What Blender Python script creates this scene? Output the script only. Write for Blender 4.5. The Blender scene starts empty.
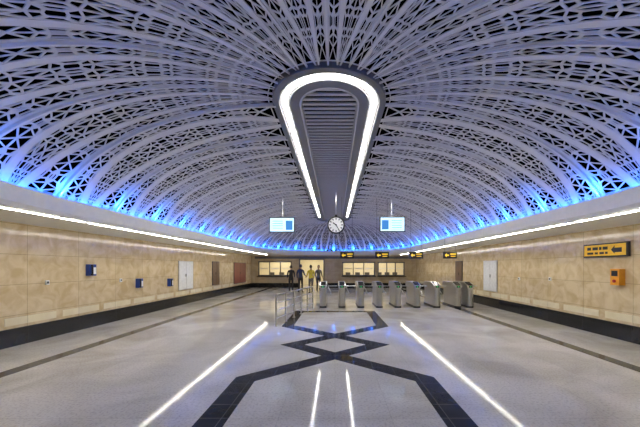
import bpy, math, random
from mathutils import Vector, Matrix
random.seed(11)
ZOOM=0
CX=-0.1; CAMZ=1.6
YN=5.05; YF=16.95          # centres of the round ends of the dome
R0=0.95; H=4.5             # slot edge
RR=4.92; ZR=2.72           # dome rim
HW=6.4; WY0=-3.0; WY1=22.0 # walls
ZS=2.5                     # soffit
sc=bpy.context.scene
try:
    sc.view_settings.view_transform='Standard'
    sc.view_settings.exposure=0.3
except Exception: pass

# ---------------------------------------------------------------- materials
def newmat(name):
    m=bpy.data.materials.new(name); m.use_nodes=True
    nt=m.node_tree; b=nt.nodes['Principled BSDF']
    return m,nt,b
def mat(name,col,rough=0.5,metal=0.0,emi=None,es=0.0,var=0.08,scale=12,bump=0.0,alpha=None,trans=0,spec=None):
    m,nt,b=newmat(name)
    b.inputs['Roughness'].default_value=rough
    b.inputs['Metallic'].default_value=metal
    if spec is not None: b.inputs['Specular IOR Level'].default_value=spec
    n=nt.nodes.new('ShaderNodeTexNoise'); n.inputs['Scale'].default_value=scale; n.inputs['Detail'].default_value=4
    tc=nt.nodes.new('ShaderNodeTexCoord'); nt.links.new(tc.outputs['Object'],n.inputs['Vector'])
    r=nt.nodes.new('ShaderNodeValToRGB')
    r.color_ramp.elements[0].position=0.3; r.color_ramp.elements[1].position=0.7
    r.color_ramp.elements[0].color=tuple(c*(1-var) for c in col)+(1,)
    r.color_ramp.elements[1].color=tuple(min(1,c*(1+var)) for c in col)+(1,)
    nt.links.new(n.outputs['Fac'],r.inputs['Fac']); nt.links.new(r.outputs['Color'],b.inputs['Base Color'])
    if emi:
        b.inputs['Emission Color'].default_value=tuple(emi)+(1,); b.inputs['Emission Strength'].default_value=es
    if trans: b.inputs['Transmission Weight'].default_value=trans
    if bump:
        bp=nt.nodes.new('ShaderNodeBump'); bp.inputs['Strength'].default_value=bump; bp.inputs['Distance'].default_value=0.01
        nt.links.new(n.outputs['Fac'],bp.inputs['Height']); nt.links.new(bp.outputs['Normal'],b.inputs['Normal'])
    return m

def tile_mat(name,axes,c1,c2,mortar,bw,bh,rough,vein=0.5,offs=0.0,mort=0.006,scale=1.3,veincol=(0.5,0.36,0.2)):
    m,nt,b=newmat(name)
    g=nt.nodes.new('ShaderNodeNewGeometry'); s=nt.nodes.new('ShaderNodeSeparateXYZ'); nt.links.new(g.outputs['Position'],s.inputs[0])
    c=nt.nodes.new('ShaderNodeCombineXYZ')
    nt.links.new(s.outputs[axes[0]],c.inputs[0]); nt.links.new(s.outputs[axes[1]],c.inputs[1])
    br=nt.nodes.new('ShaderNodeTexBrick'); nt.links.new(c.outputs[0],br.inputs['Vector'])
    br.offset=offs; br.inputs['Scale'].default_value=1.0
    br.inputs['Brick Width'].default_value=bw; br.inputs['Row Height'].default_value=bh
    br.inputs['Mortar Size'].default_value=mort; br.inputs['Mortar Smooth'].default_value=0.1
    br.inputs['Color1'].default_value=c1+(1,); br.inputs['Color2'].default_value=c2+(1,); br.inputs['Mortar'].default_value=mortar+(1,)
    n=nt.nodes.new('ShaderNodeTexNoise'); n.inputs['Scale'].default_value=scale; n.inputs['Detail'].default_value=8; n.inputs['Distortion'].default_value=0.8
    nt.links.new(g.outputs['Position'],n.inputs['Vector'])
    r=nt.nodes.new('ShaderNodeValToRGB'); r.color_ramp.elements[0].position=0.35; r.color_ramp.elements[1].position=0.62
    r.color_ramp.elements[0].color=veincol+(1,); r.color_ramp.elements[1].color=(1,1,1,1)
    nt.links.new(n.outputs['Fac'],r.inputs['Fac'])
    mx=nt.nodes.new('ShaderNodeMix'); mx.data_type='RGBA'; mx.blend_type='MULTIPLY'; mx.inputs[0].default_value=vein
    nt.links.new(br.outputs['Color'],mx.inputs[6]); nt.links.new(r.outputs['Color'],mx.inputs[7])
    nt.links.new(mx.outputs[2],b.inputs['Base Color'])
    b.inputs['Roughness'].default_value=rough
    return m,nt,b,mx

m_floor,nt,b,mx=tile_mat('granite_floor_tiles',(0,1),(0.70,0.685,0.645),(0.64,0.625,0.59),(0.54,0.53,0.50),0.6,0.6,0.07,0.7,0,0.003,0.8,(0.62,0.6,0.56))
b.inputs['Specular IOR Level'].default_value=0.13
# speckles
g=nt.nodes.new('ShaderNodeNewGeometry')
n2=nt.nodes.new('ShaderNodeTexNoise'); n2.inputs['Scale'].default_value=38; n2.inputs['Detail'].default_value=4
nt.links.new(g.outputs['Position'],n2.inputs['Vector'])
r2=nt.nodes.new('ShaderNodeValToRGB'); r2.color_ramp.elements[0].position=0.34; r2.color_ramp.elements[1].position=0.52
r2.color_ramp.elements[0].color=(0.5,0.49,0.48,1); r2.color_ramp.elements[1].color=(1.0,1.0,1.0,1)
nt.links.new(n2.outputs['Fac'],r2.inputs['Fac'])
mx2=nt.nodes.new('ShaderNodeMix'); mx2.data_type='RGBA'; mx2.blend_type='MULTIPLY'; mx2.inputs[0].default_value=0.45
nt.links.new(mx.outputs[2],mx2.inputs[6]); nt.links.new(r2.outputs['Color'],mx2.inputs[7]); nt.links.new(mx2.outputs[2],b.inputs['Base Color'])

m_band,_,bb,_=tile_mat('black_granite_band',(0,1),(0.018,0.021,0.030),(0.03,0.034,0.044),(0.12,0.12,0.12),0.3,0.3,0.08,0.3,0,0.005,3,(0.3,0.3,0.3))
bb.inputs['Specular IOR Level'].default_value=0.15
m_base,_,_,_=tile_mat('black_granite_skirting',(1,2),(0.012,0.013,0.015),(0.02,0.02,0.024),(0.05,0.05,0.05),1.2,0.6,0.15,0.3,0,0.004,3,(0.3,0.3,0.3))
m_wall,_,_,_=tile_mat('travertine_wall_side',(1,2),(0.75,0.62,0.40),(0.69,0.565,0.36),(0.46,0.36,0.21),1.2,0.62,0.13,0.55,0,0.005,3.4,(0.64,0.52,0.34))
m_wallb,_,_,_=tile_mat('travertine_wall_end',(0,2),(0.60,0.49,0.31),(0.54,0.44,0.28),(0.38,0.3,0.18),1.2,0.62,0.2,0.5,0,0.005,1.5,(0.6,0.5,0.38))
m_inset,_,_,_=tile_mat('pale_marble_inset',(1,2),(0.86,0.78,0.56),(0.8,0.72,0.52),(0.4,0.33,0.2),1.2,0.62,0.15,0.3,0,0.004,3,(0.7,0.65,0.5))
m_lat=mat('white_coated_metal_panel',(0.74,0.74,0.72),0.5,0.0,var=0.03,scale=3)
m_rib=mat('white_rib_metal',(0.82,0.82,0.80),0.45,0.0,var=0.03)
m_plen=mat('void_shade_black',(0.001,0.001,0.001),1.0,spec=0.0)  # darkness of the void put into the colour, so holes stay black
m_white=mat('white_plaster',(0.82,0.82,0.80),0.5,var=0.03)
m_grey=mat('grey_slot_panel',(0.20,0.20,0.21),0.5,var=0.04)
m_lgrey=mat('light_slot_panel',(0.42,0.42,0.43),0.5,var=0.04)
m_slat=mat('slat_metal',(0.50,0.50,0.51),0.4,var=0.04)
m_tube=mat('white_led_diffuser',(0.9,0.9,0.9),0.5,emi=(1,0.965,0.91),es=30)
m_line=mat('soffit_led_diffuser',(0.9,0.9,0.9),0.5,emi=(1,0.94,0.83),es=36)
m_blue=mat('blue_led_strip',(0.05,0.1,0.9),0.5,emi=(0.02,0.16,1.0),es=28)
m_steel=mat('brushed_steel',(0.70,0.70,0.69),0.28,1.0,var=0.06,scale=30)
m_dsteel=mat('dark_steel',(0.12,0.12,0.13),0.35,0.8)
m_black=mat('black_plastic',(0.012,0.012,0.014),0.35)
m_dark=mat('dark_glass',(0.02,0.022,0.026),0.08)
m_yel=mat('yellow_sign',(0.75,0.42,0.02),0.45,emi=(1,0.6,0.05),es=0.12)
m_yellight=mat('lit_yellow_lettering',(0.9,0.6,0.05),0.45,emi=(1,0.62,0.05),es=0.5)
m_screen=mat('lit_display',(0.6,0.8,0.9),0.3,emi=(0.62,0.86,1.0),es=0.8,var=0.2,scale=2)
m_screenblue=mat('lit_display_blue',(0.05,0.2,0.5),0.3,emi=(0.06,0.3,0.7),es=0.5)
m_cface=mat('clock_face',(0.8,0.8,0.78),0.4,emi=(1,1,0.96),es=0.12)
m_cream=mat('cream_paint',(0.74,0.69,0.54),0.6)
m_redbrown=mat('red_brown_panel',(0.23,0.07,0.05),0.4)
m_brown=mat('brown_panel',(0.16,0.1,0.06),0.4)
m_pblue=mat('blue_plastic',(0.02,0.06,0.30),0.35)
m_pwhite=mat('white_enamel',(0.82,0.84,0.84),0.35)
m_pyel=mat('orange_enamel',(0.8,0.34,0.02),0.35)
m_red=mat('red_plastic',(0.5,0.02,0.02),0.4)
m_green=mat('green_indicator',(0.05,0.6,0.2),0.4,emi=(0.1,1,0.3),es=0.4)
m_skin=mat('skin',(0.42,0.25,0.17),0.55)
m_hair=mat('hair',(0.015,0.011,0.009),0.6,bump=0.4,scale=60)

# ---------------------------------------------------------------- mesh helper
class MB:
    def __init__(s): s.v=[];s.f=[];s.m=[];s.mats=[]
    def mi(s,m):
        if m not in s.mats: s.mats.append(m)
        return s.mats.index(m)
    def add(s,vs,fs,m):
        o=len(s.v); s.v+= [tuple(v) for v in vs]
        k=s.mi(m)
        for f in fs: s.f.append(tuple(i+o for i in f)); s.m.append(k)
    def box(s,c,d,m,rz=0,rx=0):
        M=Matrix.Translation(c)@Matrix.Rotation(rz,4,'Z')@Matrix.Rotation(rx,4,'X')
        vs=[M@Vector((x*d[0]/2,y*d[1]/2,z*d[2]/2)) for x in(-1,1) for y in(-1,1) for z in(-1,1)]
        s.add(vs,[(0,1,3,2),(4,6,7,5),(0,4,5,1),(2,3,7,6),(0,2,6,4),(1,5,7,3)],m)
    def b2(s,a,b,m): s.box([(a[i]+b[i])/2 for i in range(3)],[abs(b[i]-a[i]) for i in range(3)],m)
    def cyl(s,p0,p1,r,m,n=12,r1=None):
        p0=Vector(p0);p1=Vector(p1);d=(p1-p0).normalized()
        a=d.orthogonal().normalized();b=d.cross(a)
        r1=r if r1 is None else r1
        vs=[];
        for k in range(n):
            t=2*math.pi*k/n; vs.append(p0+(a*math.cos(t)+b*math.sin(t))*r)
        for k in range(n):
            t=2*math.pi*k/n; vs.append(p1+(a*math.cos(t)+b*math.sin(t))*r1)
        fs=[(k,(k+1)%n,n+(k+1)%n,n+k) for k in range(n)]+[tuple(range(n))[::-1],tuple(range(n,2*n))]
        s.add(vs,fs,m)
    def prism(s,poly,axis,a,b,m):
        def P(p,t):
            l=list(p); l.insert(axis,t); return l
        n=len(poly)
        vs=[P(p,a) for p in poly]+[P(p,b) for p in poly]
        fs=[(k,(k+1)%n,n+(k+1)%n,n+k) for k in range(n)]+[tuple(range(n))[::-1],tuple(range(n,2*n))]
        s.add(vs,fs,m)
    def build(s,name,bevel=0,smooth=False,loc=None,rz=0,recalc=True):
        me=bpy.data.meshes.new(name); me.from_pydata(s.v,[],s.f)
        for m in s.mats: me.materials.append(m)
        me.polygons.foreach_set('material_index',s.m)
        if recalc:
            import bmesh
            bm=bmesh.new(); bm.from_mesh(me); bmesh.ops.recalc_face_normals(bm,faces=bm.faces); bm.to_mesh(me); bm.free()
        if smooth:
            for p in me.polygons: p.use_smooth=True
        me.update()
        o=bpy.data.objects.new(name,me); sc.collection.objects.link(o)
        if loc: o.location=loc
        o.rotation_euler=(0,0,rz)
        if bevel:
            bv=o.modifiers.new('bevel','BEVEL'); bv.width=bevel; bv.segments=2; bv.limit_method='ANGLE'
        return o

# ---------------------------------------------------------------- stadium geometry
def stad(ncap=40,nstr=9,extra=()):
    out=[]
    for i in range(nstr): out.append((CX,YN+(YF-YN)*i/nstr,0.0,'s'))
    a=[math.pi*i/ncap for i in range(ncap)]+[e for e in extra if 0<e<math.pi]
    for t in sorted(set(a)): out.append((CX,YF,t,'c'))
    for i in range(nstr): out.append((CX,YF-(YF-YN)*i/nstr,math.pi,'s'))
    a=[math.pi+math.pi*i/ncap for i in range(ncap)]+[e for e in extra if math.pi<e<2*math.pi]
    for t in sorted(set(a)): out.append((CX,YN,t,'c'))
    return out
def sweep(mb,profile,m,ncap=40,nstr=9,S=None,closed=True):
    if S is None: S=stad(ncap,nstr)
    n=len(S); k=len(profile)
    vs=[]
    for (cx,cy,t,_) in S:
        for (r,z) in profile: vs.append((cx+r*math.cos(t),cy+r*math.sin(t),z))
    fs=[]
    for i in range(n if closed else n-1):
        j=(i+1)%n
        for q in range(k-1): fs.append((i*k+q,j*k+q,j*k+q+1,i*k+q+1))
    mb.add(vs,fs,m)

# floor
fb=MB(); fb.b2((CX-HW-0.3,WY0-0.3,-0.2),(CX+HW+0.3,WY1+3.2,0.0),m_floor); fb.build('floor')

# inlay ribbons
def ribbon(mb,pts,w,z,m):
    P=[Vector((p[0],p[1])) for p in pts]; n=len(P); L=[];Rr=[]
    for i in range(n):
        if i==0: d=(P[1]-P[0]).normalized(); nn=Vector((-d.y,d.x)); k=1
        elif i==n-1: d=(P[-1]-P[-2]).normalized(); nn=Vector((-d.y,d.x)); k=1
        else:
            d1=(P[i]-P[i-1]).normalized(); d2=(P[i+1]-P[i]).normalized()
            n1=Vector((-d1.y,d1.x)); n2=Vector((-d2.y,d2.x)); nn=(n1+n2).normalized(); k=1/max(0.3,nn.dot(n1))
        L.append(P[i]+nn*w/2*k); Rr.append(P[i]-nn*w/2*k)
    for i in range(n-1):
        q=[L[i],L[i+1],Rr[i+1],Rr[i]]
        vs=[(p.x,p.y,z) for p in q]+[(p.x,p.y,-0.01) for p in q]
        mb.add(vs,[(0,1,2,3),(0,4,5,1),(1,5,6,2),(2,6,7,3),(3,7,4,0)],m)
inl=MB()
A=[(-1.28,-2.9),(-1.28,4.05),(0.88,5.85),(-1.28,7.7),(-1.28,10.2),(0.0,10.2)]
ribbon(inl,A,0.31,0.003,m_band)
ribbon(inl,[(-x,y) for x,y in A],0.31,0.0035,m_band)
for sgn in(-1,1):
    ribbon(inl,[(CX+sgn*4.85,-2.9),(CX+sgn*4.85,21.9)],0.24,0.003,m_band)
inl.build('floor_inlay_bands')

# walls
for sgn,nm in((-1,'left'),(1,'right')):
    x=CX+sgn*HW
    w=MB(); w.b2((x,WY0-0.3,0),(x+sgn*0.3,WY1,5.6),m_wall)
    w.build('wall_'+nm)
    b=MB(); b.b2((x-sgn*0.03,WY0,0),(x+sgn*0.01,WY1,0.36),m_base); b.build('baseboard_'+nm)
    t=MB(); y=WY0+0.1
    while y<WY1-1.2:
        t.b2((x-sgn*0.008,y+0.08,0.42),(x+sgn*0.01,y+1.12,0.575),m_inset); y+=1.2
    t.build('trim_'+nm)
w=MB(); w.b2((CX-HW-0.3,WY0-0.3,0),(CX+HW+0.3,WY0,5.6),m_wallb); w.build('wall_near')
def wall_open(x0,x1,z0,z1,ops,y0,y1,m):
    mb=MB(); xs=sorted(ops); cur=x0
    for a,b,c,d in xs:
        mb.b2((cur,y0,z0),(a,y1,z1),m)
        if c>z0: mb.b2((a,y0,z0),(b,y1,c),m)
        mb.b2((a,y0,d),(b,y1,z1),m)
        cur=b
    mb.b2((cur,y0,z0),(x1,y1,z1),m); return mb
ops=[(-5.9,-3.4,0.95,2.0),(-2.7,-0.9,0.0,2.15),(0.6,3.05,0.95,1.95),(3.35,5.35,0.95,1.95)]
mb=wall_open(CX-HW-0.3,CX+HW+0.3,0,5.6,ops,WY1,WY1+0.2,m_wallb); mb.build('wall_far')
b=MB()
for a,c in((-6.5,-2.7),(-0.9,6.3)): b.b2((a,WY1-0.03,0),(c,WY1+0.01,0.36),m_base)
b.build('baseboard_far')
b=MB(); X0=CX-HW-0.3;X1=CX+HW+0.3
b.b2((X0,WY1+3,0),(X1,WY1+3.2,3),m_cream); b.b2((X0,WY1+0.2,2.7),(X1,WY1+3.2,2.8),m_white)
b.b2((X0,WY1+0.2,0),(X0+0.1,WY1+3,2.7),m_cream); b.b2((X1-0.1,WY1+0.2,0),(X1,WY1+3,2.7),m_cream)
b.b2((-0.3,WY1+0.2,0),(-0.2,WY1+3,2.7),m_cream); b.b2((-3.1,WY1+0.2,0),(-3.0,WY1+3,2.7),m_cream)
b.build('wall_booth_room')
def area(name,loc,rot,sx,sy,e,col=(1,0.95,0.85)):
    l=bpy.data.lights.new(name,'AREA'); l.shape='RECTANGLE'; l.size=sx; l.size_y=sy; l.energy=e; l.color=col
    o=bpy.data.objects.new(name,l); o.location=loc; o.rotation_euler=rot; sc.collection.objects.link(o); return o
for i,(x,e) in enumerate(((-4.6,60),(1.8,45),(4.4,45),(-1.8,40))):  # last lamp is added fill, brightening the corridor behind the people
    area('booth_and_fill_light',(x,WY1+1.4,2.65),(0,0,0),1.6,0.5,e,(1,0.88,0.66))

k=1
for (a,c,z0,z1) in (ops[0],ops[2],ops[3]):
    w=MB(); y=WY1-0.03
    for z in(z0,z1): w.b2((a-0.05,y,z-0.04),(c+0.05,y+0.16,z+0.04),m_dsteel)
    nn=3
    for i in range(nn+1):
        x=a+(c-a)*i/nn; w.b2((x-0.03,y,z0),(x+0.03,y+0.16,z1),m_dsteel)
    w.b2((a-0.1,WY1-0.28,z0-0.09),(c+0.1,WY1+0.1,z0-0.04),m_base)
    for i in range(nn):
        x=a+(c-a)*(i+0.5)/nn; w.b2((x-0.3,y+0.05,z0+0.5),(x+0.3,y+0.1,z0+0.56),m_steel)
        w.box((x+0.1,WY1+2.3,z0+0.0),(0.4,0.1,0.4),m_dsteel)
    w.build('window_%d'%k); k+=1
d=MB()
d.b2((-2.78,WY1-0.05,0.0),(-2.7,WY1-0.001,2.23),m_dsteel); d.b2((-0.9,WY1-0.05,0.0),(-0.82,WY1-0.001,2.23),m_dsteel)
d.b2((-2.7,WY1-0.05,2.15),(-0.9,WY1-0.001,2.23),m_dsteel)
d.build('trim_door')
b=MB(); b.b2((-6.2,WY1-0.05,2.24),(6.2,WY1-0.001,2.42),m_dsteel); b.build('trim_far')

# soffit + fascia
ex=[math.atan2(WY1-YF,HW),math.pi-math.atan2(WY1-YF,HW),math.pi+math.atan2(YN-WY0,HW),2*math.pi-math.atan2(YN-WY0,HW)]
S=stad(40,9,ex); vs=[];RI=4.76
for (cx,cy,t,kind) in S:
    c,s_=math.cos(t),math.sin(t)
    vs.append((cx+RI*c,cy+RI*s_,ZS))
    if kind=='s': k=HW
    else:
        dy=(WY1-cy) if s_>0 else (cy-WY0)
        k=min(HW/max(1e-6,abs(c)),dy/max(1e-6,abs(s_)))
    vs.append((cx+k*c,cy+k*s_,ZS))
n=len(S); sf=MB(); sf.add(vs,[(2*i,2*i+1,2*((i+1)%n)+1,2*((i+1)%n)) for i in range(n)],m_white)
sf.add([(v[0],v[1],ZS+0.02) for v in vs],[(2*i,2*i+1,2*((i+1)%n)+1,2*((i+1)%n)) for i in range(n)],m_plen)
sweep(sf,[(RI,ZS),(RI-0.03,ZS),(RI-0.07,ZS+0.06),(RI-0.07,2.80),(RI-0.05,2.82),(RI-0.03,2.80),(RI-0.03,2.62),(5.05,2.62),(5.05,2.95)],m_white)
sf.build('ceiling_cove',recalc=False)
bl=MB(); sweep(bl,[(4.77,2.66),(4.84,2.66)],m_blue); 
bl.build('cove_led_strip',recalc=False)
for sgn in(-1,1):
    b=MB(); x=CX+sgn*4.86
    y=1.2
    while y<20:
        b.b2((x-0.018,y,ZS-0.022),(x+0.018,y+1.42,ZS-0.001),m_line)
        b.b2((x-0.018,y+1.42,ZS-0.022),(x+0.018,y+1.5,ZS-0.001),m_steel); y+=1.5
    b.b2((x-0.035,1.2,ZS-0.012),(x-0.018,20.0,ZS-0.001),m_steel); b.b2((x+0.018,1.2,ZS-0.012),(x+0.035,20.0,ZS-0.001),m_steel)
    b.build('linear_ceiling_light')

# ---------------------------------------------------------------- perforated dome
PM=math.radians(74)
def prof(v):
    p=v*PM
    return R0+(RR-R0)*math.sin(p)/math.sin(PM), ZR+(H-ZR)*(math.cos(p)-math.cos(PM))/(1-math.cos(PM))
def zdome(x):
    r=abs(x-CX)
    if r<=R0: return H
    lo,hi=0,1
    for _ in range(40):
        mid=(lo+hi)/2
        if prof(mid)[0]<r: lo=mid
        else: hi=mid
    return prof(lo)[1]
def clip(poly,px,py,nx,ny):
    out=[]; n=len(poly)
    for i in range(n):
        a=poly[i]; b=poly[(i+1)%n]
        da=(a[0]-px)*nx+(a[1]-py)*ny; db=(b[0]-px)*nx+(b[1]-py)*ny
        if da<=0: out.append(a)
        if da*db<0:
            t=da/(da-db); out.append((a[0]+(b[0]-a[0])*t,a[1]+(b[1]-a[1])*t))
    return out
def inset(poly,bar,W,L,out):
    n=len(poly)
    if n<3: return
    if n==3:
        l=[math.dist(poly[(k+1)%3],poly[(k+2)%3]) for k in range(3)]; s_=sum(l)
        if s_<1e-6: return
        cx=sum(l[k]*poly[k][0] for k in range(3))/s_; cy=sum(l[k]*poly[k][1] for k in range(3))/s_
    else:
        cx=sum(p[0] for p in poly)/n; cy=sum(p[1] for p in poly)/n
    md=9
    for k in range(n):
        a=poly[k];b=poly[(k+1)%n];l=math.dist(a,b)
        if l<1e-6: continue
        md=min(md,abs((b[0]-a[0])*(cy-a[1])-(b[1]-a[1])*(cx-a[0]))/l)
    kk=1-bar/max(md,1e-6)
    o=[(p[0]/W,p[1]/L) for p in poly]
    if kk<0.2: out.append((o,None)); return
    out.append((o,[((cx+(p[0]-cx)*kk)/W,(cy+(p[1]-cy)*kk)/L) for p in poly]))
def cells(W,L,d,cols,sym,rs,bar=0.016,jit=0.35):
    rnd=random.Random(rs); seeds=[]; rows=max(2,round(L/d))
    for r in range(rows):
        y=(r+0.5)*L/rows
        if sym:
            if r%2: xs=[W/2+W/cols*(i+0.5) for i in range(cols//2)]
            else: xs=[W/2+W/cols*i for i in range(cols//2+1)]
            for x in xs:
                jx=rnd.uniform(-.1,.1)*jit*W/cols; jy=rnd.uniform(-.12,.12)*jit*L/rows
                if abs(x-W/2)<1e-6: seeds.append((x,y+jy))
                else: seeds+= [(x+jx,y+jy),(W-x-jx,y+jy)]
        else:
            for i in range(cols+(r%2)):
                x=(i+0.5-(0.5 if r%2 else 0))*W/cols
                seeds.append((x+rnd.uniform(-.12,.12)*jit*W/cols,y+rnd.uniform(-.12,.12)*jit*L/rows))
    out=[]
    for i,s_ in enumerate(seeds):
        poly=[(0,0),(W,0),(W,L),(0,L)]
        for j,q in enumerate(seeds):
            if i==j or abs(q[1]-s_[1])>4*d: continue
            poly=clip(poly,(s_[0]+q[0])/2,(s_[1]+q[1])/2,q[0]-s_[0],q[1]-s_[1])
            if len(poly)<3: break
        if len(poly)<3: continue
        pp=[]
        for p in poly:
            if not pp or math.dist(p,pp[-1])>1e-4: pp.append(p)
        poly=pp
        n=len(poly)
        if n<3: continue
        cx=sum(p[0] for p in poly)/n; cy=sum(p[1] for p in poly)/n
        row=int(s_[1]/(L/rows)); mode=row%2
        if mode==0:
            for k in range(n): inset([(cx,cy),poly[k],poly[(k+1)%n]],bar,W,L,out)
        else:
            inner=[(cx+(p[0]-cx)*0.45,cy+(p[1]-cy)*0.45) for p in poly]
            inset(inner,bar*0.7,W,L,out)
            for k in range(n):
                q=(k+1)%n
                inset([poly[k],poly[q],inner[q],inner[k]],bar,W,L,out)
    return out
LP=4.9
T_out=[cells(0.42,LP,0.40,1,False,s) for s in(1,2)]
T_cen=[cells(0.62,LP,0.40,2,True,s) for s in(5,6)]
T_outc=[cells(0.40,LP,0.43,1,False,s,0.014) for s in(3,4)]
T_cenc=[cells(0.56,LP,0.43,2,True,s,0.014) for s in(7,8)]
lat=MB(); rib=MB()
def panel(plan,idx,cap):
    def fa(v): return 0.006+0.20*math.sin(math.pi*min(1,max(0,v))**(0.8 if cap else 0.9))**0.75
    bw=0.085 if cap else 0.10
    def fb_(v): return fa(v)+bw
    def P(u,v,off=0):
        cx,cy,t=plan(u+0.5); r,z=prof(v)
        return (cx+r*math.cos(t),cy+r*math.sin(t),z+off)
    V0,V1=0.02,0.995
    def mapv(v): return V0+(V1-V0)*v
    def lattice(T,f0,f1):
        vs=[];fs=[]
        for o,i in T:
            b=len(vs); n=len(o)
            for p in o:
                v=mapv(p[1]); vs.append(P(f0(v)+(f1(v)-f0(v))*p[0],v))
            if i is None:
                fs.append(tuple(range(b,b+n))); continue
            for p in i:
                v=mapv(p[1]); vs.append(P(f0(v)+(f1(v)-f0(v))*p[0],v))
            for k in range(n): fs.append((b+k,b+(k+1)%n,b+n+(k+1)%n,b+n+k))
        lat.add(vs,fs,m_lat)
    def strip(f0,f1,N=44,va=0.0,vb=1.0,off=0,mb=lat,m=m_lat):
        vs=[];fs=[]
        for k in range(N+1):
            v=va+(vb-va)*k/N
            vs.append(P(f0(v),v,off)); vs.append(P(f1(v),v,off))
        for k in range(N): fs.append((2*k,2*k+1,2*k+3,2*k+2))
        mb.add(vs,fs,m)
    to=(T_outc if cap else T_out)[idx%2]; tcn=(T_cenc if cap else T_cen)[idx%2]
    lattice(tcn,lambda v:-fa(v),lambda v:fa(v))
    E=0.455 if cap else 0.445
    for s_ in(-1,1):
        lattice(to,lambda v:s_*E,lambda v:s_*fb_(v))
        strip(lambda v:s_*fa(v),lambda v:s_*fb_(v),off=-0.008,mb=rib,m=m_rib)
        strip(lambda v:s_*E,lambda v:s_*0.490)
    N=44; vs=[];fs=[]
    for k in range(N+1):
        v=k/N; cx,cy,t=plan(1.0); r,z=prof(v)
        w=(0.008+0.010*v) if cap else 0.016
        dp=(0.02+0.035*v) if cap else 0.055
        tx,ty=-math.sin(t),math.cos(t)
        p=v*PM; nr=math.sin(p)*0.9; nz=math.cos(p)
        for (a,o) in((-w,0.01),(-w,-dp),(w,-dp),(w,0.01)):
            vs.append((cx+(r+o*nr)*math.cos(t)+tx*a,cy+(r+o*nr)*math.sin(t)+ty*a,z+o*nz))
    for k in range(N):
        for q in range(3): fs.append((4*k+q,4*k+q+1,4*k+5+q,4*k+4+q))
    rib.add(vs,fs,m_rib)
NS=9; NC=10
idx=0
uplights=[]
for i in range(NS):
    panel(lambda u,i=i:(CX,YN+(YF-YN)*(i+u)/NS,0.0),idx,False); idx+=1
    uplights.append((CX,YN+(YF-YN)*(i+1)/NS,0.0))
for i in range(NC):
    panel(lambda u,i=i:(CX,YF,math.pi*(i+u)/NC),idx,True); idx+=1
    uplights.append((CX,YF,math.pi*(i+1)/NC))
for i in range(NS):
    panel(lambda u,i=i:(CX,YF-(YF-YN)*(i+u)/NS,math.pi),idx,False); idx+=1
    uplights.append((CX,YF-(YF-YN)*(i+1)/NS,math.pi))
for i in range(NC):
    panel(lambda u,i=i:(CX,YN,math.pi+math.pi*(i+u)/NC),idx,True); idx+=1
    uplights.append((CX,YN,math.pi+math.pi*(i+1)/NC))
import bmesh
lo=lat.build('ceiling',recalc=False)
bm=bmesh.new(); bm.from_mesh(lo.data); bmesh.ops.remove_doubles(bm,verts=bm.verts,dist=0.0006)
bmesh.ops.recalc_face_normals(bm,faces=bm.faces); bm.to_mesh(lo.data); bm.free()
sd=lo.modifiers.new('thickness','SOLIDIFY'); sd.thickness=0.01; sd.offset=0
rib.build('ceiling_ribs',recalc=False)
pb=MB(); pb.b2((CX-HW,WY0,5.3),(CX+HW,WY1,5.4),m_plen); pb.build('ceiling_blackout')  # added black slab over the dome, blocks light and keeps the holes dark
pv=MB()
for sgn in(-1,1): pv.b2((CX+sgn*(HW-0.06),WY0,2.6),(CX+sgn*(HW-0.01),WY1,5.29),m_plen)
pv.b2((CX-HW,WY1-0.06,2.6),(CX+HW,WY1-0.01,5.29),m_plen); pv.b2((CX-HW,WY0+0.01,2.6),(CX+HW,WY0+0.06,5.29),m_plen)
pv.build('ceiling_blackout_sides')  # added black sheets hiding the upper walls behind the lattice, painted-in darkness

for (cx,cy,t) in uplights:
    l=bpy.data.lights.new('cove_uplight','SPOT'); l.energy=165; l.color=(0.012,0.16,1.0); l.spot_size=math.radians(75); l.spot_blend=1.0; l.shadow_soft_size=0.03
    o=bpy.data.objects.new('cove_uplight',l); sc.collection.objects.link(o)
    p=Vector((cx+4.74*math.cos(t),cy+4.74*math.sin(t),2.76)); r,z=prof(0.84)
    q=Vector((cx+r*math.cos(t),cy+r*math.sin(t),z))
    o.location=p; o.rotation_euler=(q-p).to_track_quat('-Z','Y').to_euler()

# ---------------------------------------------------------------- keyhole slot light
sl=MB()
sweep(sl,[(R0+0.04,H+0.06),(R0+0.04,H-0.05),(R0-0.07,H-0.05),(R0-0.07,H+0.02)],m_grey)
sweep(sl,[(R0-0.07,H-0.02),(0.70,H-0.02)],m_grey)
sweep(sl,[(0.70,H-0.02),(0.70,H-0.04),(0.52,H-0.04),(0.52,H+0.12)],m_grey)
sweep(sl,[(0.53,H-0.041),(0.51,H-0.05),(0.485,H-0.045),(0.485,H+0.1)],m_lgrey)
sweep(sl,[(0.52,H+0.12),(0.0,H+0.12)],m_plen)
y=YN-0.42
while y<YF+0.45:
    hw=0.48
    if y<YN: hw=math.sqrt(max(0.001,0.48**2-(y-YN)**2))
    if y>YF: hw=math.sqrt(max(0.001,0.48**2-(y-YF)**2))
    sl.b2((CX-hw,y-0.035,H-0.01),(CX+hw,y+0.035,H+0.01),m_slat); y+=0.14
sl.build('ceiling_slot_panel',recalc=False)
YT=16.3
path=[(CX,YT-(YT-YN)*i/8,math.pi,'s') for i in range(8)]+[(CX,YN,math.pi+math.pi*i/40,'c') for i in range(40)]+[(CX,YN+(YT-YN)*i/8,2*math.pi,'s') for i in range(9)]
tb=MB(); sweep(tb,[(0.82,H-0.025),(0.82,H-0.045),(0.755,H-0.045),(0.755,H-0.025)],m_tube,S=path,closed=False); tb.build('ceiling_loop_light',recalc=False)

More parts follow.
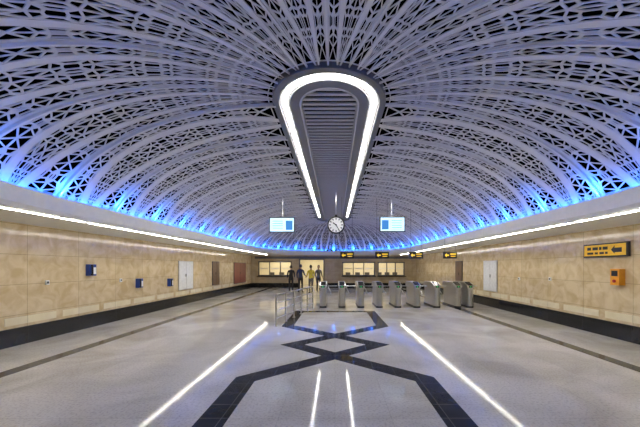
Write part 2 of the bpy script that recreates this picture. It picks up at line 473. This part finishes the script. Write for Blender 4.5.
# ---------------------------------------------------------------- hanging things
def monitor(x,y,z,flip):
    b=MB()
    b.box((0,0,0),(0.98,0.07,0.58),m_black); b.box((0,-0.038,0.0),(0.92,0.006,0.52),m_screen)
    b.box((flip*0.28,-0.043,-0.02),(0.26,0.004,0.36),m_screenblue)
    for i in range(4): b.box((flip*-0.16,-0.043,0.14-i*0.09),(0.4,0.004,0.02),m_screenblue)
    b.box((0,0.05,0.05),(0.3,0.06,0.3),m_dsteel)
    top=zdome(x)-z
    b.cyl((0,0.07,0),(0,0.07,top),0.02,m_steel); b.cyl((0,0.07,top-0.03),(0,0.07,top),0.07,m_steel)
    b.build('hanging_monitor',loc=(x,y,z),bevel=0.004)
monitor(-2.05,11.0,3.23,1); monitor(2.22,11.0,3.25,-1)
b=MB(); R=0.34
b.cyl((0,-0.06,0),(0,0.06,0),R,m_black,40); b.cyl((0,-0.064,0),(0,-0.055,0),R*0.84,m_cface,40); b.cyl((0,0.055,0),(0,0.064,0),R*0.84,m_cface,40)
for i in range(12):
    t=math.pi*i/6
    p0=(math.sin(t)*R*0.60,-0.068,math.cos(t)*R*0.60); p1=(math.sin(t)*R*0.78,-0.068,math.cos(t)*R*0.78)
    b.cyl(p0,p1,0.02,m_black,6)
for t,l,r in((math.radians(305),0.15,0.018),(math.radians(150),0.22,0.014)):
    b.cyl((0,-0.074,0),(math.sin(t)*l,-0.074,math.cos(t)*l),r,m_black,6)
b.cyl((0,-0.085,0),(0,-0.06,0),0.03,m_black)
b.cyl((0,0,R-0.01),(0,0,H-3.22-0.01),0.018,m_steel); b.cyl((0,0,R-0.02),(0,0,R+0.06),0.05,m_black)
b.build('hanging_clock',loc=(0.04,11.0,3.22))
def hsign(x,y,z,w=0.56,h=0.27):
    b=MB(); b.box((0,0,0),(w,0.06,h),m_black)
    b.prism([(-w*0.40,0.0),(-w*0.26,h*0.30),(-w*0.26,h*0.1),(-w*0.1,h*0.1),(-w*0.1,-h*0.1),(-w*0.26,-h*0.1),(-w*0.26,-h*0.3)],1,-0.036,-0.03,m_yellight)
    b.box((w*0.2,-0.033,h*0.17),(w*0.42,0.006,h*0.16),m_yellight); b.box((w*0.2,-0.033,-h*0.16),(w*0.34,0.006,h*0.12),m_yellight)
    top=zdome(x)-z
    for s_ in(-1,1): b.cyl((s_*w*0.38,0,h/2-0.01),(s_*w*0.38,0,top if abs(x)>1.4 else top-0.05),0.006,m_dsteel,8)
    b.build('hanging_direction_sign',loc=(x,y,z))
for px in(347,382,416,450): hsign((px-335)*11.6/284,11.6,2.08)

xr=CX+HW
b=MB(); b.b2((xr-0.07,6.05,1.83),(xr,7.12,2.15),m_black); b.b2((xr-0.078,6.08,1.86),(xr-0.068,7.09,2.12),m_yel)
b.prism([(6.16,1.93),(6.32,1.93),(6.32,1.90),(6.40,1.99),(6.32,2.08),(6.32,2.03),(6.16,2.03)],0,xr-0.084,xr-0.077,m_black)
for i,(a,c) in enumerate(((6.48,6.60),(6.63,6.69),(6.72,6.86),(6.90,7.0))):
    b.b2((xr-0.084,a,2.0),(xr-0.077,c,2.07),m_black)
for i,(a,c) in enumerate(((6.48,6.54),(6.57,6.68),(6.72,6.80),(6.84,7.0))):
    b.b2((xr-0.084,a,1.90),(xr-0.077,c,1.95),m_black)
b.build('wall_exit_sign',bevel=0.002)
b=MB(); b.b2((xr-0.14,6.16,1.2),(xr,6.36,1.56),m_pyel); b.b2((xr-0.146,6.19,1.4),(xr-0.139,6.33,1.52),m_black); b.cyl((xr-0.16,6.26,1.29),(xr-0.139,6.26,1.29),0.035,m_red,16)
b.build('emergency_call_box',bevel=0.008)
def phone(y,z):
    x=CX-HW; b=MB(); b.box((0.06,0,0),(0.12,0.2,0.3),m_pblue); b.box((0.125,0.03,-0.02),(0.012,0.1,0.18),m_pwhite)
    b.cyl((0.15,-0.06,-0.1),(0.15,-0.06,0.1),0.02,m_black); b.cyl((0.15,-0.06,0.1),(0.13,-0.06,0.13),0.03,m_black); b.cyl((0.15,-0.06,-0.1),(0.13,-0.06,-0.13),0.03,m_black)
    b.build('wall_phone',loc=(x,y,z),bevel=0.006)
phone(7.5,1.52); phone(9.35,1.07); phone(11.1,1.0)
def wpanel(sgn,y0,y1,z0,z1,m,name):
    x=CX+sgn*(HW-0.005); b=MB()
    b.b2((x-sgn*0.03,y0,z0),(x,y1,z1),m_steel if m is m_pwhite else m_dsteel)
    b.b2((x-sgn*0.036,y0+0.03,z0+0.03),(x-sgn*0.03,(y0+y1)/2-0.01,z1-0.03),m); b.b2((x-sgn*0.036,(y0+y1)/2+0.01,z0+0.03),(x-sgn*0.03,y1-0.03,z1-0.03),m)
    b.b2((x-sgn*0.05,(y0+y1)/2-0.06,(z0+z1)/2-0.06),(x-sgn*0.035,(y0+y1)/2-0.03,(z0+z1)/2+0.06),m_black)
    o=b.build(name)
wpanel(-1,11.75,12.95,0.62,1.86,m_pwhite,'fire_hose_cabinet'); wpanel(1,11.0,12.0,0.62,1.86,m_pwhite,'fire_hose_cabinet')
wpanel(-1,15.0,15.9,0.62,1.9,m_brown,'poster_case'); wpanel(1,14.0,14.8,0.62,1.9,m_brown,'poster_case'); wpanel(-1,18.2,20.6,0.5,1.9,m_redbrown,'notice_panel')
for sgn,y,z in((-1,6.4,1.25),(-1,8.6,1.2),(1,8.3,1.25),(1,9.7,1.2)):
    x=CX+sgn*HW; b=MB(); b.box((-sgn*0.015,0,0),(0.03,0.08,0.1),m_pwhite); b.box((-sgn*0.033,0,0),(0.01,0.04,0.05),m_black); b.build('wall_socket',loc=(x,y,z),bevel=0.004)

# ---------------------------------------------------------------- ticket gates
def gate(x,y):
    b=MB()
    b.prism([(0.04,0.08),(1.2,0.08),(1.2,0.8),(0.0,0.8)],0,-0.11,0.11,m_steel)
    b.prism([(0.0,0.0),(1.25,0.0),(1.25,0.08),(0.0,0.08)],0,-0.13,0.13,m_dsteel)
    b.prism([(-0.05,0.78),(1.25,0.78),(1.25,0.9),(1.15,1.0),(0.28,1.0),(-0.05,0.88)],0,-0.14,0.14,m_steel)
    b.prism([(-0.045,0.885),(0.27,1.003),(0.27,1.012),(-0.045,0.894)],0,-0.10,0.10,m_dark)
    b.box((0,-0.052,0.83),(0.14,0.006,0.07),m_dark); b.box((0,-0.057,0.83),(0.05,0.006,0.04),m_green)
    b.cyl((0,0.0,0.08),(0,0.0,0.78),0.11,m_steel,20)
    b.cyl((0.10,0.6,0.82),(0.18,0.6,0.82),0.07,m_dsteel,16)
    for t in(0,2.1,4.2):
        b.cyl((0.17,0.6,0.82),(0.17+0.40*(0.35+0.65*(t==0)),0.6+0.30*math.sin(t),0.82-0.36*(1-math.cos(t))*0.55),0.017,m_steel,8)
    b.build('ticket_gate',loc=(x,y,0),bevel=0.006)
for px in(323,342,361,379.5,398,417,437): gate((px-335)*11.1/284,11.1)
for px in(458,470): gate((px-335)*11.1/284,11.1)

b=MB(); p0=Vector((-1.6,7.7,0)); p1=Vector((-0.86,11.0,0)); N=5
for i in range(N+1):
    p=p0.lerp(p1,i/N); b.cyl(p,p+Vector((0,0,0.84)),0.022,m_steel); b.cyl(p,p+Vector((0,0,0.012)),0.05,m_steel)
for z,r in((0.84,0.025),(0.62,0.012),(0.42,0.012),(0.2,0.012)): b.cyl(p0+Vector((0,0,z)),p1+Vector((0,0,z)),r,m_steel)
b.build('handrail_barrier')

# ---------------------------------------------------------------- people
def person(loc,rz,top,bot,height=1.72,raise_r=0.0,raise_l=0.0,stride=0.0,lean=0.0,longtop=False):
    V=[];E=[];Rd=[]
    def v(p,r,par=None):
        V.append(p);Rd.append(r)
        if par is not None:E.append((par,len(V)-1))
        return len(V)-1
    pel=v((0,0,0.96),(0.145,0.11)); sp=v((0,0.01,1.12),(0.125,0.10),pel); ch=v((0,0.0+lean*.5,1.32),(0.15,0.11),sp)
    nb=v((0,lean,1.46),(0.07,0.065),ch); nk=v((0,0.01+lean,1.54),(0.052,0.052),nb); v((0,0.02+lean,1.60),(0.05,0.05),nk)
    for s_,ra in((-1,raise_l),(1,raise_r)):
        sh=v((s_*0.175,lean*.8,1.41),(0.062,0.062),ch)
        el=(s_*0.235,-0.02+0.12*ra,1.14); e_=v(el,(0.046,0.046),sh)
        wr=(s_*(0.245-0.05*ra),el[1]+0.06+0.2*ra,0.90+0.24*ra); w_=v(wr,(0.029,0.029),e_)
        d=(Vector(wr)-Vector(el)).normalized()
        pm=Vector(wr)+d*0.08; p_=v(tuple(pm),(0.036,0.022),w_)
        side=Vector((0,1,0)) if ra<0.5 else Vector((1,0,0)); side=(side-d*side.dot(d)).normalized(); nrm=d.cross(side)
        for k in range(4):
            a=pm+side*(0.030-0.02*k)+d*0.015; l=(0.07,0.08,0.075,0.058)[k]
            f0=v(tuple(a),(0.009,0.009),p_); f1=v(tuple(a+d*l*0.55),(0.0085,0.0085),f0); v(tuple(a+d*l*0.95+nrm*0.012*s_),(0.007,0.007),f1)
        th=v(tuple(Vector(wr)+d*0.035+side*0.035),(0.011,0.011),w_); v(tuple(Vector(wr)+d*0.085+side*0.06),(0.009,0.009),th)
    for s_ in(-1,1):
        st=stride*s_
        hp=v((s_*0.09,0,0.88),(0.095,0.095),pel); kn=v((s_*0.10,0.02+st*.5,0.5),(0.062,0.062),hp)
        an=v((s_*0.10,-0.02+st,0.10),(0.043,0.043),kn); v((s_*0.115,0.06+st,0.045),(0.042,0.036),an); v((s_*0.125,0.15+st,0.038),(0.036,0.03),len(V)-1)
    me=bpy.data.meshes.new('body'); me.from_pydata(V,E,[]); o=bpy.data.objects.new('tmp',me); sc.collection.objects.link(o)
    md=o.modifiers.new('skin','SKIN')
    for i,r in enumerate(Rd): me.skin_vertices[0].data[i].radius=r
    me.skin_vertices[0].data[0].use_root=True
    ss=o.modifiers.new('sub','SUBSURF'); ss.levels=2; ss.render_levels=2
    dg=bpy.context.evaluated_depsgraph_get(); dg.update()
    em=bpy.data.meshes.new_from_object(o.evaluated_get(dg)); bpy.data.objects.remove(o)
    mb=MB()
    vs=[tuple(q.co) for q in em.vertices]
    groups={}
    for p in em.polygons:
        c=p.center
        if c.z<0.075: m=m_black
        elif abs(c.x)>0.185 and c.z<0.93+0.24*max(raise_l if c.x<0 else 0,raise_r if c.x>0 else 0): m=m_skin
        elif c.z<(0.72 if longtop else 0.95): m=bot
        elif c.z<1.475: m=top
        else: m=m_skin
        groups.setdefault(m.name,(m,[]))[1].append(tuple(p.vertices))
    for i,(m,fs) in enumerate(groups.values()):
        if i==0: mb.add(vs,fs,m)
        else:
            k=mb.mi(m)
            for f in fs: mb.f.append(f); mb.m.append(k)
    NU,NV=24,18; hv=[];hc=Vector((0,0.03+lean,1.655))
    for j in range(NV+1):
        ph=math.pi*j/NV
        for i in range(NU):
            th=2*math.pi*i/NU
            x=math.sin(ph)*math.sin(th);yy=math.sin(ph)*math.cos(th);z=math.cos(ph)
            fx=0.074*(1-0.18*max(0,-z));fy=0.095
            px_,py_,pz_=x*fx,yy*fy,z*0.118
            if yy>0.8 and abs(x)<0.2 and -0.35<z<0.1: py_+=0.022*(1-abs(x)/0.2)
            if yy>0.7 and 0.05<z<0.2 and 0.15<abs(x)<0.55: py_-=0.008
            if yy>0.8 and abs(x)<0.3 and -0.6<z<-0.45: py_+=0.005
            if abs(x)>0.93 and abs(z)<0.3: px_*=1.16
            hv.append((hc.x+px_,hc.y+py_,hc.z+pz_))
    skf=[];hrf=[]
    for j in range(NV):
        for i in range(NU):
            f=(j*NU+i,j*NU+(i+1)%NU,(j+1)*NU+(i+1)%NU,(j+1)*NU+i)
            cz=sum(hv[q][2] for q in f)/4-hc.z; cy=sum(hv[q][1] for q in f)/4-hc.y
            (hrf if (cz>0.055 or (cy<-0.01 and cz>-0.06)) else skf).append(f)
    hair_v=[tuple(hc+(Vector(q)-hc)*1.09) for q in hv]
    mb.add(hv,skf,m_skin); mb.add(hair_v,hrf,m_hair); mb.add(hv,hrf,m_hair)
    for s_ in(-1,1):
        mb.box((s_*0.03,hc.y+0.086,hc.z+0.012),(0.02,0.008,0.009),m_black)
    mb.box((0,hc.y+0.09,hc.z-0.055),(0.036,0.008,0.008),m_redbrown)
    ob=mb.build('standing_person',smooth=True,loc=loc,rz=rz,recalc=False)
    s0=height/1.77; ob.scale=(s0,s0,s0)
    return ob
m_c1=mat('black_cloth',(0.02,0.02,0.025),0.8); m_c2=mat('yellow_cloth',(0.65,0.5,0.05),0.8); m_c3=mat('navy_cloth',(0.03,0.04,0.09),0.8); m_c4=mat('grey_cloth',(0.12,0.11,0.11),0.8)
def W(px,y): return (px-335)*y/284
person((W(291,18.2),18.2,0),0.2,m_c1,m_c1,1.70,0.2,0.1,longtop=True)
person((W(300.5,17.8),17.8,0),-0.3,m_c3,m_c1,1.76,0.7,0,0.03)
person((W(311,17.2),17.2,0),0.5,m_c2,m_c4,1.72,0.3,0.6,0.04)
person((W(318.5,18.6),18.6,0),-2.6,m_c4,m_c1,1.72,0.1,0.3)

# ---------------------------------------------------------------- camera
cam=bpy.data.cameras.new('camera'); co=bpy.data.objects.new('camera',cam); sc.collection.objects.link(co)
co.location=(0,0,CAMZ); co.rotation_euler=(math.pi/2,0,0)
cam.sensor_width=36; cam.lens=284/640*36; cam.shift_x=-15/640; cam.shift_y=53.5/640; cam.clip_start=0.05
if ZOOM:
    cam.lens*=ZOOM; cam.shift_x=(345-335)*ZOOM/640; cam.shift_y=(267-250)*ZOOM/640
sc.camera=co
wd=bpy.data.worlds.new('world'); sc.world=wd; wd.use_nodes=True
wd.node_tree.nodes['Background'].inputs[0].default_value=(0.01,0.01,0.015,1)
print('faces',sum(len(m.polygons) for m in bpy.data.meshes))
